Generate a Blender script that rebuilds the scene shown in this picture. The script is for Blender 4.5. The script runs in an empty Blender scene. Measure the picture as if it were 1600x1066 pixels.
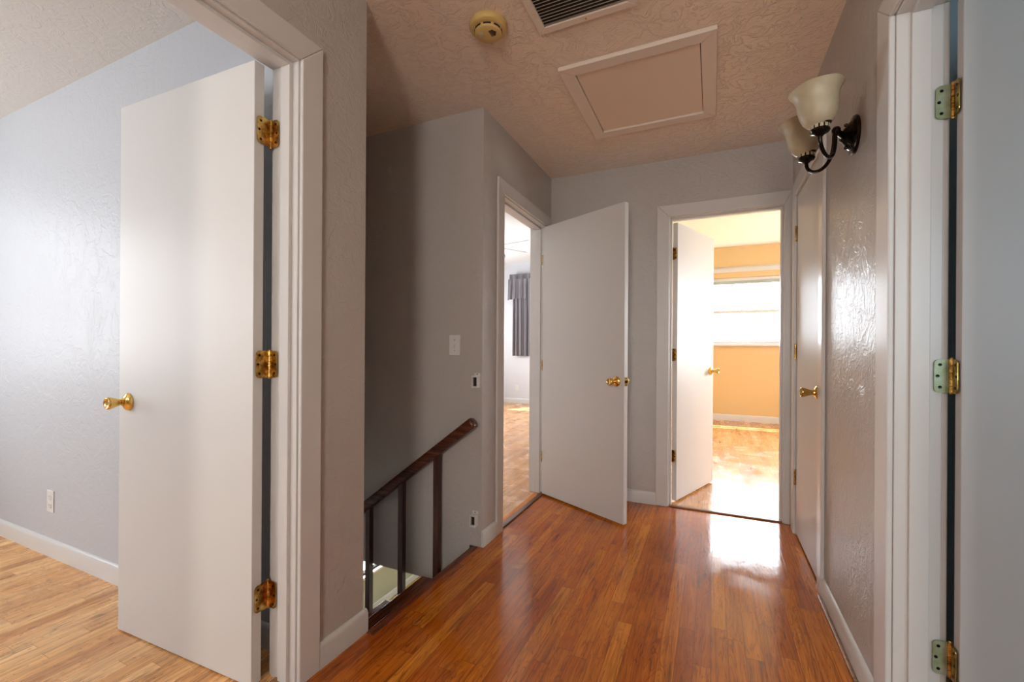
import bpy, bmesh, math, random
from mathutils import Vector, Matrix
PI = math.pi
SC = bpy.context.scene
COL = SC.collection
random.seed(7)

# ------------------------------------------------------------------ camera
CAM_YAW, CAM_ROLL, CAM_H, F_PX, CY = 0.4282, -0.006, 1.10, 686.5, 545.6
cd = bpy.data.cameras.new('camera'); cam = bpy.data.objects.new('camera', cd); COL.objects.link(cam)
cd.sensor_width = 36; cd.sensor_fit = 'HORIZONTAL'
cd.lens = F_PX * 36 / 1600
cd.shift_y = (CY - 533) / 1600
cd.clip_start = 0.02; cd.clip_end = 200
cam.matrix_world = (Matrix.Translation((0, 0, CAM_H)) @ Matrix.Rotation(CAM_YAW, 4, 'Z')
                    @ Matrix.Rotation(PI / 2, 4, 'X') @ Matrix.Rotation(-CAM_ROLL, 4, 'Z'))
SC.camera = cam

# ------------------------------------------------------------------ world, sun, daylight, added fill
W = bpy.data.worlds.new('sky'); SC.world = W; W.use_nodes = True
bgn = W.node_tree.nodes['Background']
bgn.inputs[0].default_value = (0.86, 0.93, 1.0, 1)
# the sky glows round the sun's side (north, +y) and is dimmer elsewhere
_nt = W.node_tree
_tc = _nt.nodes.new('ShaderNodeTexCoord'); _dt = _nt.nodes.new('ShaderNodeVectorMath'); _dt.operation = 'DOT_PRODUCT'
_dt.inputs[1].default_value = (0.25, 0.95, 0.18)
_nt.links.new(_tc.outputs['Generated'], _dt.inputs[0])
_mr = _nt.nodes.new('ShaderNodeMapRange'); _mr.interpolation_type = 'SMOOTHSTEP'
_mr.inputs['From Min'].default_value = 0.2; _mr.inputs['From Max'].default_value = 0.95
_mr.inputs['To Min'].default_value = 1.2; _mr.inputs['To Max'].default_value = 15.0
_nt.links.new(_dt.outputs['Value'], _mr.inputs['Value']); _nt.links.new(_mr.outputs[0], bgn.inputs[1])
vs = SC.view_settings
vs.view_transform = 'Standard'; vs.look = 'None'; vs.exposure = 0.65; vs.gamma = 1.0; vs.use_curve_mapping = False

def sun(energy, vec, col):
    l = bpy.data.lights.new('sun', 'SUN'); l.energy = energy; l.angle = math.radians(0.6); l.color = col
    o = bpy.data.objects.new('sun', l); COL.objects.link(o)
    o.rotation_euler = Vector(vec).to_track_quat('-Z', 'Y').to_euler()
sun(14.0, (-0.25, -0.44, -1.0), (1.0, 0.95, 0.86))

def window_light(name, loc, direction, sx, sy, power, col=(0.86, 0.93, 1.0)):
    """daylight entering by a window, or fill by an added one: an area light just outside the pane"""
    l = bpy.data.lights.new(name, 'AREA'); l.shape = 'RECTANGLE'; l.size = sx; l.size_y = sy
    l.energy = power; l.color = col
    o = bpy.data.objects.new(name, l); COL.objects.link(o); o.location = loc
    o.rotation_euler = Vector(direction).to_track_quat('-Z', 'Z').to_euler()
COOL = (0.93, 0.96, 1.0); WARM = (1.0, 0.93, 0.84)
window_light('daylight_bedroom_west', (-4.75, -0.15, 1.5), (1, 0, 0), 1.6, 1.3, 28, COOL)
window_light('daylight_bedroom_south', (-2.9, -1.85, 1.5), (0, 1, 0), 1.4, 1.2, 26, COOL)
window_light('fill_hall_south', (0.08, -1.85, 1.5), (0, 1, 0), .56, 1.3, 38, WARM)  # added fill from behind the camera, brightens the south-facing hall surfaces
window_light('daylight_right_room_south', (1.9, -1.85, 1.5), (0, 1, 0), 1.3, 1.2, 19, (0.60, 0.84, 1.0))
window_light('fill_room_c_east', (2.85, 5.6, 1.55), (-1, 0, 0), 1.8, 1.3, 75, (0.95, 0.97, 1.0))  # added fill through an unseen side window, brightens the yellow room
window_light('fill_room_b_west', (-4.75, 6.0, 1.6), (1, 0, 0), 2.2, 1.3, 145, (0.95, 0.97, 1.0))  # added fill through an unseen west window, brightens the grey bedroom
window_light('daylight_lower_room', (-4.75, 4.9, -1.5), (1, 0, 0), 2.6, 1.1, 230, (0.95, 0.97, 1.0))

# ------------------------------------------------------------------ materials
def new_mat(name, base=(0.8, 0.8, 0.8), rough=0.5, metal=0.0, spec=0.5):
    m = bpy.data.materials.new(name); m.use_nodes = True
    nt = m.node_tree; b = nt.nodes['Principled BSDF']
    b.inputs['Base Color'].default_value = (*base, 1)
    b.inputs['Roughness'].default_value = rough
    b.inputs['Metallic'].default_value = metal
    b.inputs['Specular IOR Level'].default_value = spec
    return m, nt, b
def N(nt, t, **kw):
    n = nt.nodes.new(t)
    for k, v in kw.items(): setattr(n, k, v)
    return n
def objco(nt): return N(nt, 'ShaderNodeTexCoord').outputs['Object']
def mth(nt, op, a, b=None, c=None):
    n = N(nt, 'ShaderNodeMath', operation=op)
    for i, v in enumerate((a, b, c)):
        if v is None: continue
        if isinstance(v, (int, float)): n.inputs[i].default_value = v
        else: nt.links.new(v, n.inputs[i])
    return n.outputs[0]
def noise(nt, vec, scale, detail=4, rough=0.5, dist=0.0):
    n = N(nt, 'ShaderNodeTexNoise'); nt.links.new(vec, n.inputs['Vector'])
    n.inputs['Scale'].default_value = scale; n.inputs['Detail'].default_value = detail
    n.inputs['Roughness'].default_value = rough; n.inputs['Distortion'].default_value = dist
    return n.outputs[0]
def ramp(nt, fac, stops):
    r = N(nt, 'ShaderNodeValToRGB'); nt.links.new(fac, r.inputs[0])
    e = r.color_ramp.elements
    while len(e) < len(stops): e.new(0.5)
    for el, (p, c) in zip(e, stops): el.position = p; el.color = (*c, 1) if len(c) == 3 else c
    return r.outputs[0]
def mixc(nt, fac, a, b, mode='MIX'):
    n = N(nt, 'ShaderNodeMix', data_type='RGBA', blend_type=mode)
    for sock, v in ((n.inputs['Factor'], fac), (n.inputs['A'], a), (n.inputs['B'], b)):
        if isinstance(v, (int, float)): sock.default_value = v
        elif isinstance(v, tuple): sock.default_value = (*v, 1)
        else: nt.links.new(v, sock)
    return n.outputs['Result']
def bump(nt, b, h, strength, dist):
    n = N(nt, 'ShaderNodeBump'); n.inputs['Strength'].default_value = strength; n.inputs['Distance'].default_value = dist
    nt.links.new(h, n.inputs['Height']); nt.links.new(n.outputs[0], b.inputs['Normal'])

def plaster(name, base, rough=0.32, amt=1.0, spec=0.5, scale=1.0):
    """skip-trowelled plaster under satin paint"""
    m, nt, b = new_mat(name, base, rough, 0, spec)
    co = objco(nt)
    big = noise(nt, co, 9 * scale, 5, 0.62, 1.3)
    ridge = ramp(nt, big, [(0.46, (0, 0, 0)), (0.52, (1, 1, 1)), (0.56, (0.75, 0.75, 0.75)), (0.66, (0.55, 0.55, 0.55))])
    fine = noise(nt, co, 55 * scale, 3, 0.55, 0.4)
    h = mth(nt, 'ADD', mth(nt, 'MULTIPLY', ridge, 0.55), mth(nt, 'MULTIPLY', fine, 0.55))
    bump(nt, b, h, 0.55 * amt, 0.006)
    return m
M = {}
M['hall_wall'] = plaster('hall_wall_grey_paint', (0.51, 0.474, 0.447), 0.32, 0.75, 0.5, 1.25)
M['room_a_wall'] = plaster('bedroom_grey_blue_paint', (0.52, 0.53, 0.555), 0.42, 0.5, 0.35)
M['room_b_wall'] = plaster('bedroom_pale_grey_paint', (0.62, 0.63, 0.66), 0.5, 0.3)
M['room_d_wall'] = plaster('side_room_blue_paint', (0.36, 0.42, 0.45), 0.5, 0.3)
M['yellow_wall'] = plaster('yellow_paint', (0.72, 0.52, 0.26), 0.5, 0.2)
M['green_wall'] = plaster('pale_green_paint', (0.45, 0.47, 0.38), 0.5, 0.2)
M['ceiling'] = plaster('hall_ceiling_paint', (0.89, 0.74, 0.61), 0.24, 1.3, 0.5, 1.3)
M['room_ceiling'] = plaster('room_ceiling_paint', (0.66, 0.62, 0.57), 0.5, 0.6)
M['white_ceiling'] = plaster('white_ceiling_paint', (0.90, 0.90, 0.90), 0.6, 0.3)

def paint(name, base, rough):
    m, nt, b = new_mat(name, base, rough)
    co = objco(nt)
    h = noise(nt, co, 60, 3, 0.5)
    bump(nt, b, h, 0.10, 0.002)
    return m
M['trim'] = paint('white_gloss_trim_paint', (0.66, 0.64, 0.62), 0.28)
M['door'] = paint('white_satin_door_paint', (0.66, 0.64, 0.615), 0.40)
M['hatch'] = paint('hatch_panel_paint', (0.85, 0.70, 0.57), 0.42)
M['plastic'] = paint('white_plastic', (0.72, 0.71, 0.69), 0.3)
M['yellowed'] = paint('yellowed_plastic', (0.66, 0.47, 0.17), 0.45)
M['dark'] = new_mat('dark_slot', (0.015, 0.013, 0.012), 0.7)[0]
M['vent'] = paint('vent_paint', (0.80, 0.70, 0.61), 0.4)
M['void'] = new_mat('dark_duct', (0.03, 0.025, 0.022), 0.8)[0]
m, nt, b = new_mat('brass', (0.80, 0.53, 0.16), 0.16, 1.0); M['brass'] = m
m, nt, b = new_mat('aged_brass', (0.62, 0.38, 0.10), 0.26, 1.0)
co = objco(nt); c = ramp(nt, noise(nt, co, 45, 3, 0.6), [(0.40, (0.30, 0.15, 0.03)), (0.62, (0.78, 0.52, 0.16))])
nt.links.new(c, b.inputs['Base Color']); M['brass_old'] = m
m, nt, b = new_mat('greenish_hinge_plate', (0.30, 0.36, 0.22), 0.35, 0.35)  # mottled sage-green plate colour, partly metallic
co = objco(nt); c = ramp(nt, noise(nt, co, 30, 2, 0.5), [(0.42, (0.28, 0.33, 0.18)), (0.66, (0.40, 0.44, 0.32))])
nt.links.new(c, b.inputs['Base Color']); M['hinge_green'] = m
M['bronze'] = new_mat('oil_rubbed_bronze', (0.022, 0.014, 0.011), 0.22, 0.85)[0]
m, nt, b = new_mat('cream_alabaster_glass', (0.74, 0.69, 0.55), 0.45, 0, 0.5)
b.inputs['Subsurface Weight'].default_value = 0.35
b.inputs['Subsurface Radius'].default_value = (0.03, 0.03, 0.02)
co = objco(nt); c = ramp(nt, noise(nt, co, 9, 3, 0.5, 1.5), [(0.3, (0.45, 0.375, 0.24)), (0.7, (0.56, 0.49, 0.35))])
nt.links.new(c, b.inputs['Base Color']); M['shade'] = m
m, nt, b = new_mat('milk_glass', (0.95, 0.93, 0.88), 0.3); M['milk'] = m
M['fan'] = paint('fan_blade_paint', (0.42, 0.40, 0.38), 0.4)
m, nt, b = new_mat('grey_curtain_satin', (0.17, 0.16, 0.18), 0.42)
b.inputs['Sheen Weight'].default_value = 0.3; M['curtain'] = m

def wood(name, c_dark, c_mid, c_light, rough, scale=1.0, axis='Y'):
    m, nt, b = new_mat(name, c_mid, rough)
    co = objco(nt)
    mp = N(nt, 'ShaderNodeMapping'); nt.links.new(co, mp.inputs[0])
    mp.inputs['Scale'].default_value = {'Y': (1, .08, 1), 'X': (.08, 1, 1), 'Z': (1, 1, .08)}[axis]
    n = noise(nt, mp.outputs[0], 60 * scale, 5, 0.6, 0.5)
    nt.links.new(ramp(nt, n, [(0.3, c_dark), (0.5, c_mid), (0.72, c_light)]), b.inputs['Base Color'])
    bump(nt, b, n, 0.15, 0.002)
    return m
M['rail_wood'] = wood('dark_stained_rail_wood', (0.02, 0.006, 0.003), (0.075, 0.020, 0.009), (0.17, 0.05, 0.02), 0.26, 1, 'X')
M['baluster_wood'] = wood('dark_stained_baluster_wood', (0.02, 0.005, 0.003), (0.06, 0.015, 0.007), (0.12, 0.034, 0.014), 0.3, 1, 'Z')
M['nosing'] = wood('red_brown_nosing_wood', (0.05, 0.010, 0.003), (0.16, 0.035, 0.010), (0.26, 0.065, 0.018), 0.22)
M['threshold'] = wood('worn_threshold_wood', (0.12, 0.045, 0.012), (0.30, 0.13, 0.045), (0.42, 0.21, 0.08), 0.3, 1, 'X')

def boards(name, pal, wear, rough=0.17, gap=0.5, bw=0.0572, blen=0.95):
    """strip oak floor: every strip and every length gets its own tone, grain runs along y"""
    m, nt, b = new_mat(name, pal[1], rough, 0, 0.5)
    co = objco(nt); sp = N(nt, 'ShaderNodeSeparateXYZ'); nt.links.new(co, sp.inputs[0])
    x, y = sp.outputs[0], sp.outputs[1]
    xs = mth(nt, 'DIVIDE', x, bw); row = mth(nt, 'FLOOR', xs); fx = mth(nt, 'FRACT', xs)
    wn = N(nt, 'ShaderNodeTexWhiteNoise', noise_dimensions='1D'); nt.links.new(row, wn.inputs['W'])
    ys = mth(nt, 'ADD', mth(nt, 'DIVIDE', y, blen), mth(nt, 'MULTIPLY', wn.outputs[0], 13.7))
    colm = mth(nt, 'FLOOR', ys); fy = mth(nt, 'FRACT', ys)
    cb = N(nt, 'ShaderNodeCombineXYZ'); nt.links.new(row, cb.inputs[0]); nt.links.new(colm, cb.inputs[1])
    w2 = N(nt, 'ShaderNodeTexWhiteNoise', noise_dimensions='2D'); nt.links.new(cb.outputs[0], w2.inputs['Vector'])
    rnd = w2.outputs[0]
    tone = ramp(nt, rnd, [(0.0, pal[0]), (0.35, pal[1]), (0.75, pal[2]), (1.0, pal[3])])
    # grain
    g = N(nt, 'ShaderNodeCombineXYZ')
    nt.links.new(mth(nt, 'ADD', x, mth(nt, 'MULTIPLY', rnd, 7.0)), g.inputs[0])
    nt.links.new(mth(nt, 'MULTIPLY', y, 0.05), g.inputs[1]); nt.links.new(mth(nt, 'MULTIPLY', rnd, 31.0), g.inputs[2])
    gr = noise(nt, g.outputs[0], 70, 5, 0.7, 0.8)
    g2 = N(nt, 'ShaderNodeCombineXYZ')
    nt.links.new(mth(nt, 'ADD', x, mth(nt, 'MULTIPLY', rnd, 3.0)), g2.inputs[0])
    nt.links.new(mth(nt, 'MULTIPLY', y, 0.09), g2.inputs[1]); nt.links.new(mth(nt, 'MULTIPLY', rnd, 17.0), g2.inputs[2])
    cathedral = noise(nt, g2.outputs[0], 24, 2, 0.5, 0.9)
    rings = mth(nt, 'ABSOLUTE', mth(nt, 'SINE', mth(nt, 'MULTIPLY', cathedral, 42.0)))
    gf = ramp(nt, gr, [(0.28, (0.22, 0.15, 0.10)), (0.48, (0.92, 0.88, 0.85)), (0.72, (1.35, 1.40, 1.4))])
    rf = ramp(nt, rings, [(0.0, (0.30, 0.20, 0.14)), (0.26, (0.92, 0.90, 0.88)), (1.0, (1.10, 1.10, 1.10))])
    c = mixc(nt, 0.85, tone, gf, 'MULTIPLY'); c = mixc(nt, 0.75, c, rf, 'MULTIPLY')
    vc = N(nt, 'ShaderNodeCombineXYZ'); nt.links.new(mth(nt, 'ADD', x, mth(nt, 'MULTIPLY', rnd, 5.0)), vc.inputs[0]); nt.links.new(mth(nt, 'MULTIPLY', y, 0.11), vc.inputs[1])
    vein = noise(nt, vc.outputs[0], 22, 4, 0.6, 1.2)
    c = mixc(nt, 0.8, c, ramp(nt, vein, [(0.28, (0.30, 0.20, 0.14)), (0.40, (0.95, 0.92, 0.90)), (0.75, (1.12, 1.12, 1.12))]), 'MULTIPLY')
    blotch = noise(nt, co, 2.2, 3, 0.6, 0.8)
    c = mixc(nt, ramp(nt, blotch, [(0.42, (0, 0, 0)), (0.66, (wear, wear, wear))]), c, pal[3], 'MIX')
    # seams
    ex = mth(nt, 'MINIMUM', fx, mth(nt, 'SUBTRACT', 1.0, fx))
    ey = mth(nt, 'MULTIPLY', mth(nt, 'MINIMUM', fy, mth(nt, 'SUBTRACT', 1.0, fy)), blen / bw)
    e = mth(nt, 'MINIMUM', ex, ey)
    seam = ramp(nt, e, [(0.0, (0, 0, 0)), (0.028, (1, 1, 1))])
    c = mixc(nt, seam, tuple(v * (1 - gap) for v in pal[0]), c)
    nt.links.new(c, b.inputs['Base Color'])
    rr = ramp(nt, noise(nt, co, 5, 4, 0.65, 0.5), [(0.35, (rough * .8,) * 3), (0.7, (rough * 1.7,) * 3)])
    nt.links.new(rr, b.inputs['Roughness'])
    wav = noise(nt, co, 16, 2, 0.5)
    h = mth(nt, 'ADD', mth(nt, 'ADD', mth(nt, 'MULTIPLY', seam, 0.08), mth(nt, 'MULTIPLY', rings, 0.10)),
            mth(nt, 'MULTIPLY', wav, 0.45))
    bump(nt, b, h, 0.22, 0.003)
    return m
M['floor_hall'] = boards('reddish_oak_strip_floor', [(0.40, 0.085, 0.006), (0.52, 0.130, 0.008), (0.58, 0.165, 0.011), (0.70, 0.240, 0.024)], 0.30, 0.10)  # redder, deeper strip tones than the boards of the other rooms
M['floor_room'] = boards('golden_oak_strip_floor', [(0.60, 0.27, 0.085), (0.74, 0.38, 0.135), (0.82, 0.46, 0.18), (0.88, 0.54, 0.24)], 0.25, 0.24, 0.35)
M['floor_b'] = boards('bright_oak_strip_floor', [(0.52, 0.24, 0.075), (0.62, 0.31, 0.11), (0.70, 0.38, 0.15), (0.76, 0.44, 0.20)], 0.3, 0.2, 0.3)
M['floor_lower'] = boards('lower_oak_floor', [(0.28, 0.15, 0.04), (0.40, 0.24, 0.07), (0.46, 0.28, 0.09), (0.5, 0.33, 0.12)], 0.2, 0.25)
m = bpy.data.materials.new('window_glass'); m.use_nodes = True; nt = m.node_tree; nt.nodes.clear()
o_ = N(nt, 'ShaderNodeOutputMaterial'); mx = N(nt, 'ShaderNodeMixShader'); tr = N(nt, 'ShaderNodeBsdfTransparent'); gl = N(nt, 'ShaderNodeBsdfGlossy')
gl.inputs['Roughness'].default_value = 0.02; mx.inputs[0].default_value = 0.06
nt.links.new(tr.outputs[0], mx.inputs[1]); nt.links.new(gl.outputs[0], mx.inputs[2]); nt.links.new(mx.outputs[0], o_.inputs[0]); M['glass'] = m
M['bark'] = new_mat('grey_bark', (0.34, 0.34, 0.35), 0.9)[0]
M['leaf'] = new_mat('tree_leaves', (0.44, 0.46, 0.44), 0.8)[0]
m, nt, b = new_mat('lawn', (0.20, 0.26, 0.10), 0.95)
nt.links.new(ramp(nt, noise(nt, objco(nt), 3, 5), [(0.3, (0.14, 0.2, 0.07)), (0.7, (0.3, 0.34, 0.16))]), b.inputs['Base Color']); M['lawn'] = m
M['soffit'] = new_mat('eave_paint', (0.7, 0.7, 0.68), 0.7)[0]

# ------------------------------------------------------------------ mesh helpers
class MB:
    def __init__(s): s.bm = bmesh.new(); s.mi = 0
    def _new(s, vs, fs):
        v = [s.bm.verts.new(p) for p in vs]
        for f in fs:
            try: fc = s.bm.faces.new([v[i] for i in f]); fc.material_index = s.mi
            except ValueError: pass
        return v
    def box(s, x0, x1, y0, y1, z0, z1, f=None):
        ps = [Vector((x, y, z)) for x in (x0, x1) for y in (y0, y1) for z in (z0, z1)]
        if f: ps = [f(p) for p in ps]
        s._new(ps, [(0, 1, 3, 2), (4, 6, 7, 5), (0, 4, 5, 1), (2, 3, 7, 6), (0, 2, 6, 4), (1, 5, 7, 3)]); return s
    def loft(s, rings, cap=True, closed=False):
        n = len(rings[0]); vv = [[s.bm.verts.new(p) for p in r] for r in rings]
        m_ = len(vv)
        for i in range(m_ if closed else m_ - 1):
            a, b_ = vv[i], vv[(i + 1) % m_]
            for j in range(n):
                try: fc = s.bm.faces.new((a[j], a[(j + 1) % n], b_[(j + 1) % n], b_[j])); fc.material_index = s.mi
                except ValueError: pass
        if cap and not closed:
            for r in (vv[0], vv[-1]):
                try: fc = s.bm.faces.new(r); fc.material_index = s.mi
                except ValueError: pass
        return s
    def lathe(s, prof, c, axis=(0, 0, 1), seg=24, cap=True, sx=1.0):
        q = Vector(axis).to_track_quat('Z', 'Y'); c = Vector(c); R = []
        for r, h in prof:
            R.append([c + q @ Vector((max(r, 1e-4) * sx * math.cos(2 * PI * k / seg), max(r, 1e-4) * math.sin(2 * PI * k / seg), h)) for k in range(seg)])
        return s.loft(R, cap)
    def tube(s, pts, r, seg=12):
        pts = [Vector(p) for p in pts]; R = []
        up = None
        for i, p in enumerate(pts):
            t = (pts[min(i + 1, len(pts) - 1)] - pts[max(i - 1, 0)]).normalized()
            if up is None: up = t.orthogonal().normalized()
            up = (up - t * up.dot(t)).normalized(); w = t.cross(up)
            rr = r[i] if isinstance(r, (list, tuple)) else r
            R.append([p + (up * math.cos(2 * PI * k / seg) + w * math.sin(2 * PI * k / seg)) * rr for k in range(seg)])
        return s.loft(R)
    def sweep_rect(s, a, b_, w, h, up=(0, 0, 1)):
        """bar of section w (sideways) x h (up) between a and b"""
        a, b_ = Vector(a), Vector(b_); t = (b_ - a).normalized(); up = Vector(up); side = t.cross(up).normalized(); u2 = side.cross(t)
        sec = [(-.5, -.5), (.5, -.5), (.5, .5), (-.5, .5)]
        return s.loft([[p + side * w * i + u2 * h * j for i, j in sec] for p in (a, b_)])
    def build(s, name, mats, parent=None, smooth=False, bevel=0, seg=2, merge=False, angle=40):
        bm = s.bm
        if merge: bmesh.ops.remove_doubles(bm, verts=bm.verts, dist=1e-5)
        bmesh.ops.recalc_face_normals(bm, faces=bm.faces)
        me = bpy.data.meshes.new(name); bm.to_mesh(me); bm.free()
        for mm in (mats if isinstance(mats, (list, tuple)) else [mats]): me.materials.append(mm)
        o = bpy.data.objects.new(name, me); COL.objects.link(o)
        if parent: o.parent = parent; o.matrix_parent_inverse = PINV.get(parent.name, Matrix.Identity(4))
        if smooth:
            for p in me.polygons: p.use_smooth = True
            try: me.set_sharp_from_angle(angle=math.radians(angle))
            except Exception: pass
        if bevel:
            b_ = o.modifiers.new('bevel', 'BEVEL'); b_.width = bevel; b_.segments = seg; b_.limit_method = 'ANGLE'; b_.angle_limit = math.radians(35)
        return o
PINV = {}
def empty(name, loc=(0, 0, 0)):
    o = bpy.data.objects.new(name, None); COL.objects.link(o); o.location = loc; o.empty_display_size = .1
    PINV[o.name] = Matrix.Translation(loc).inverted()
    return o
def tag(o, label=None, cat=None, group=None, kind=None):
    if label: o['label'] = label
    if cat: o['category'] = cat
    if group: o['group'] = group
    if kind: o['kind'] = kind
    return o
def struct(o, label=None, cat=None): return tag(o, label, cat, kind='structure')

def wall_mesh(name, axis, p0, p1, u0, u1, z0, z1, holes, mat, label=None):
    """wall slab: axis 'X' = faces +-X (runs along y) between x=p0..p1, with rectangular holes (u0,u1,z0,z1)"""
    us = sorted({u0, u1, *[h[0] for h in holes], *[h[1] for h in holes]}); us = [u for u in us if u0 <= u <= u1]
    zs = sorted({z0, z1, *[h[2] for h in holes], *[h[3] for h in holes]}); zs = [z for z in zs if z0 <= z <= z1]
    solid = {}
    for i in range(len(us) - 1):
        for j in range(len(zs) - 1):
            cu, cz = (us[i] + us[i + 1]) / 2, (zs[j] + zs[j + 1]) / 2
            solid[i, j] = not any(h[0] < cu < h[1] and h[2] < cz < h[3] for h in holes)
    P = (lambda p, u, z: (p, u, z)) if axis == 'X' else (lambda p, u, z: (u, p, z))
    mb = MB()
    def q(a): mb._new(a, [(0, 1, 2, 3)])
    for (i, j), s in solid.items():
        if not s: continue
        a, b_, c, d = us[i], us[i + 1], zs[j], zs[j + 1]
        for p in (p0, p1): q([P(p, a, c), P(p, b_, c), P(p, b_, d), P(p, a, d)])
        for (di, dj, e) in ((-1, 0, [(a, c), (a, d)]), (1, 0, [(b_, c), (b_, d)]), (0, -1, [(a, c), (b_, c)]), (0, 1, [(a, d), (b_, d)])):
            if not solid.get((i + di, j + dj), False):
                (ua, za), (ub, zb) = e; q([P(p0, ua, za), P(p0, ub, zb), P(p1, ub, zb), P(p1, ua, za)])
    return struct(mb.build(name, mat, merge=True), label)

# ------------------------------------------------------------------ the shell
CE = 2.44; HO = 2.045       # ceiling; rough door height
XL, XA, XR, YB, YS, YE = -1.16, -1.225, 0.458, 3.27, 2.146, 1.311
WT = 0.115; WR = 0.100
# openings (jamb faces)
DA = (0.285, 1.005); DB = (2.40, 3.16); DF = (-0.275, 0.41); DC = (2.445, 3.10); DD = (0.80, 1.545)
J = 0.018
def hole(d): return (d[0] - J, d[1] + J, -0.001, HO)

# floors
def floor_slab(name, rects, zt, zb, mat, label=None):
    mb = MB()
    for x0, x1, y0, y1 in rects: mb.box(x0, x1, y0, y1, zb, zt)
    return struct(mb.build(name, mat), label)
floor_slab('floor', [(-1.175, XR + .1, -1.6, YB + .02), (XA - .055, -1.175, -1.6, YE), (-1.175 - .06, -1.175, YS, YB)], 0, -.06, M['floor_hall'])
floor_slab('floor_left_bedroom', [(-4.5, XA - .055, -1.6, 1.1)], 0, -.06, M['floor_room'])
floor_slab('floor_right_room', [(XR + .1, 2.7, -1.6, YB + .02)], 0, -.06, M['floor_room'])
floor_slab('floor_yellow_room', [(XL, 2.7, YB + .02, 7.8)], 0, -.06, M['floor_b'])
floor_slab('floor_grey_bedroom', [(-4.5, -1.235, YS + .115, 8.3), (-1.235, XL, YB + .02, 8.3)], 0, -.06, M['floor_b'])
floor_slab('ceiling_lower_room', [(-4.5, -1.25, YS + .115, 7.0)], -.07, -.25, M['white_ceiling'])
# nosing strip at the stairwell edge
struct(MB().box(-1.215, -1.176, YE + .001, YS - .001, -.055, .003).build('trim_1', M['nosing'], bevel=.006), 'red-brown nosing board along the edge of the stairwell')
for nm, a in (('ceiling', (-1.28, XR + .05, -1.6, YB + .06)), ('ceiling_stairwell', (-4.5, -1.28, 1.2, YS + .06))):
    struct(MB().box(a[0], a[1], a[2], a[3], CE, CE + .05).build(nm, M['ceiling']))
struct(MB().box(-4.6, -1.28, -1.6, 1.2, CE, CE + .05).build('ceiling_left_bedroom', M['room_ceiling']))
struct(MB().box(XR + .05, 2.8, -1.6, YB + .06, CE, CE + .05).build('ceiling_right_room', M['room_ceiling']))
struct(MB().box(-1.22, 2.8, YB + .06, 7.9, 2.72, 2.77).build('ceiling_yellow_room', M['white_ceiling']))
struct(MB().box(-4.6, -1.22, YS + .06, 8.4, 2.85, 2.90).build('ceiling_grey_bedroom', M['white_ceiling']))

# walls (hall)
wall_mesh('wall_left', 'X', XA - WT, XA, -1.6, YE, 0, CE, [hole(DA)], M['hall_wall'])
wall_mesh('wall_left_bedroom', 'Y', 1.10, 1.20, -4.5, XA - WT, 0, CE, [], M['room_a_wall'])
wall_mesh('wall_stairwell_near', 'Y', 1.20, YE, -4.5, XA - WT, -2.64, CE, [], M['hall_wall'])
wall_mesh('wall_stairwell', 'Y', YS, YS + .115, -4.5, XL, -.25, CE, [], M['hall_wall'])
wall_mesh('wall_left_far', 'X', XL - .12, XL, YS + .115, YB, 0, CE, [hole(DB)], M['hall_wall'])
wall_mesh('wall_back', 'Y', YB, YB + WT, XL - .12, XR + .12, 0, 2.9, [hole(DF)], M['hall_wall'])
wall_mesh('wall_right', 'X', XR, XR + WR, -1.6, YB, 0, CE, [hole(DC), hole(DD)], M['hall_wall'])
# inner linings so each room shows its own paint
struct(MB().box(XA - WT - .004, XA - WT, -1.6, DA[0] - .02, 0, CE).box(XA - WT - .004, XA - WT, DA[1] + .02, 1.10, 0, CE).box(XA - WT - .004, XA - WT, DA[0] - .02, DA[1] + .02, HO, CE).build('wall_left_bedroom_east', M['room_a_wall']))
# other rooms
wall_mesh('wall_south', 'Y', -1.72, -1.6, -4.6, 2.8, 0, CE + .05, [(-3.6, -2.2, .9, 2.1), (-.20, .36, .85, 2.15), (1.25, 2.55, .9, 2.1)], M['room_a_wall'])
wall_mesh('wall_west', 'X', -4.62, -4.5, -1.72, 8.4, -2.7, 2.9, [(-.95, .65, .85, 2.15), (4.9, 7.1, .95, 2.25), (3.6, 6.2, -2.05, -.95)], M['green_wall'])
struct(MB().box(-4.5, -4.494, -1.6, -.95, 0, CE).box(-4.5, -4.494, .65, 1.1, 0, CE).box(-4.5, -4.494, -.95, .65, 0, .85).box(-4.5, -4.494, -.95, .65, 2.15, CE).build('wall_left_bedroom_west', M['room_a_wall']))
struct(MB().box(-4.5, -4.494, YS + .115, 4.9, 0, 2.85).box(-4.5, -4.494, 7.1, 8.2, 0, 2.85).box(-4.5, -4.494, 4.9, 7.1, 0, .95).box(-4.5, -4.494, 4.9, 7.1, 2.25, 2.85).build('wall_grey_bedroom_west', M['room_b_wall']))
wall_mesh('wall_grey_bedroom_north', 'Y', 8.18, 8.30, -4.5, -1.1, -.1, 2.9, [(-3.55, -2.35, 1.15, 2.4)], M['room_b_wall'])
wall_mesh('wall_between_bedrooms', 'X', XL - .12, XL, YB + WT, 8.18, -.1, 2.9, [], M['room_b_wall'])
struct(MB().box(XL, XL + .005, YB + WT, 7.67, 0, 2.72).build('wall_yellow_room_west', M['yellow_wall']))
wall_mesh('wall_grey_bedroom_above_stair', 'Y', YS + .116, YS + .12, -4.5, XL - .121, 0, 2.9, [], M['room_b_wall'])
YC = 7.67
WC = (-.55, 1.75, 1.20, 2.235)
wall_mesh('wall_yellow_room_north', 'Y', YC, YC + .14, XL, 2.7, -.4, 2.9, [WC], M['yellow_wall'])
wall_mesh('wall_east', 'X', 2.7, 2.82, -1.72, 7.81, -.1, 2.9, [(4.7, 6.5, .9, 2.2)], M['yellow_wall'])
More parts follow.
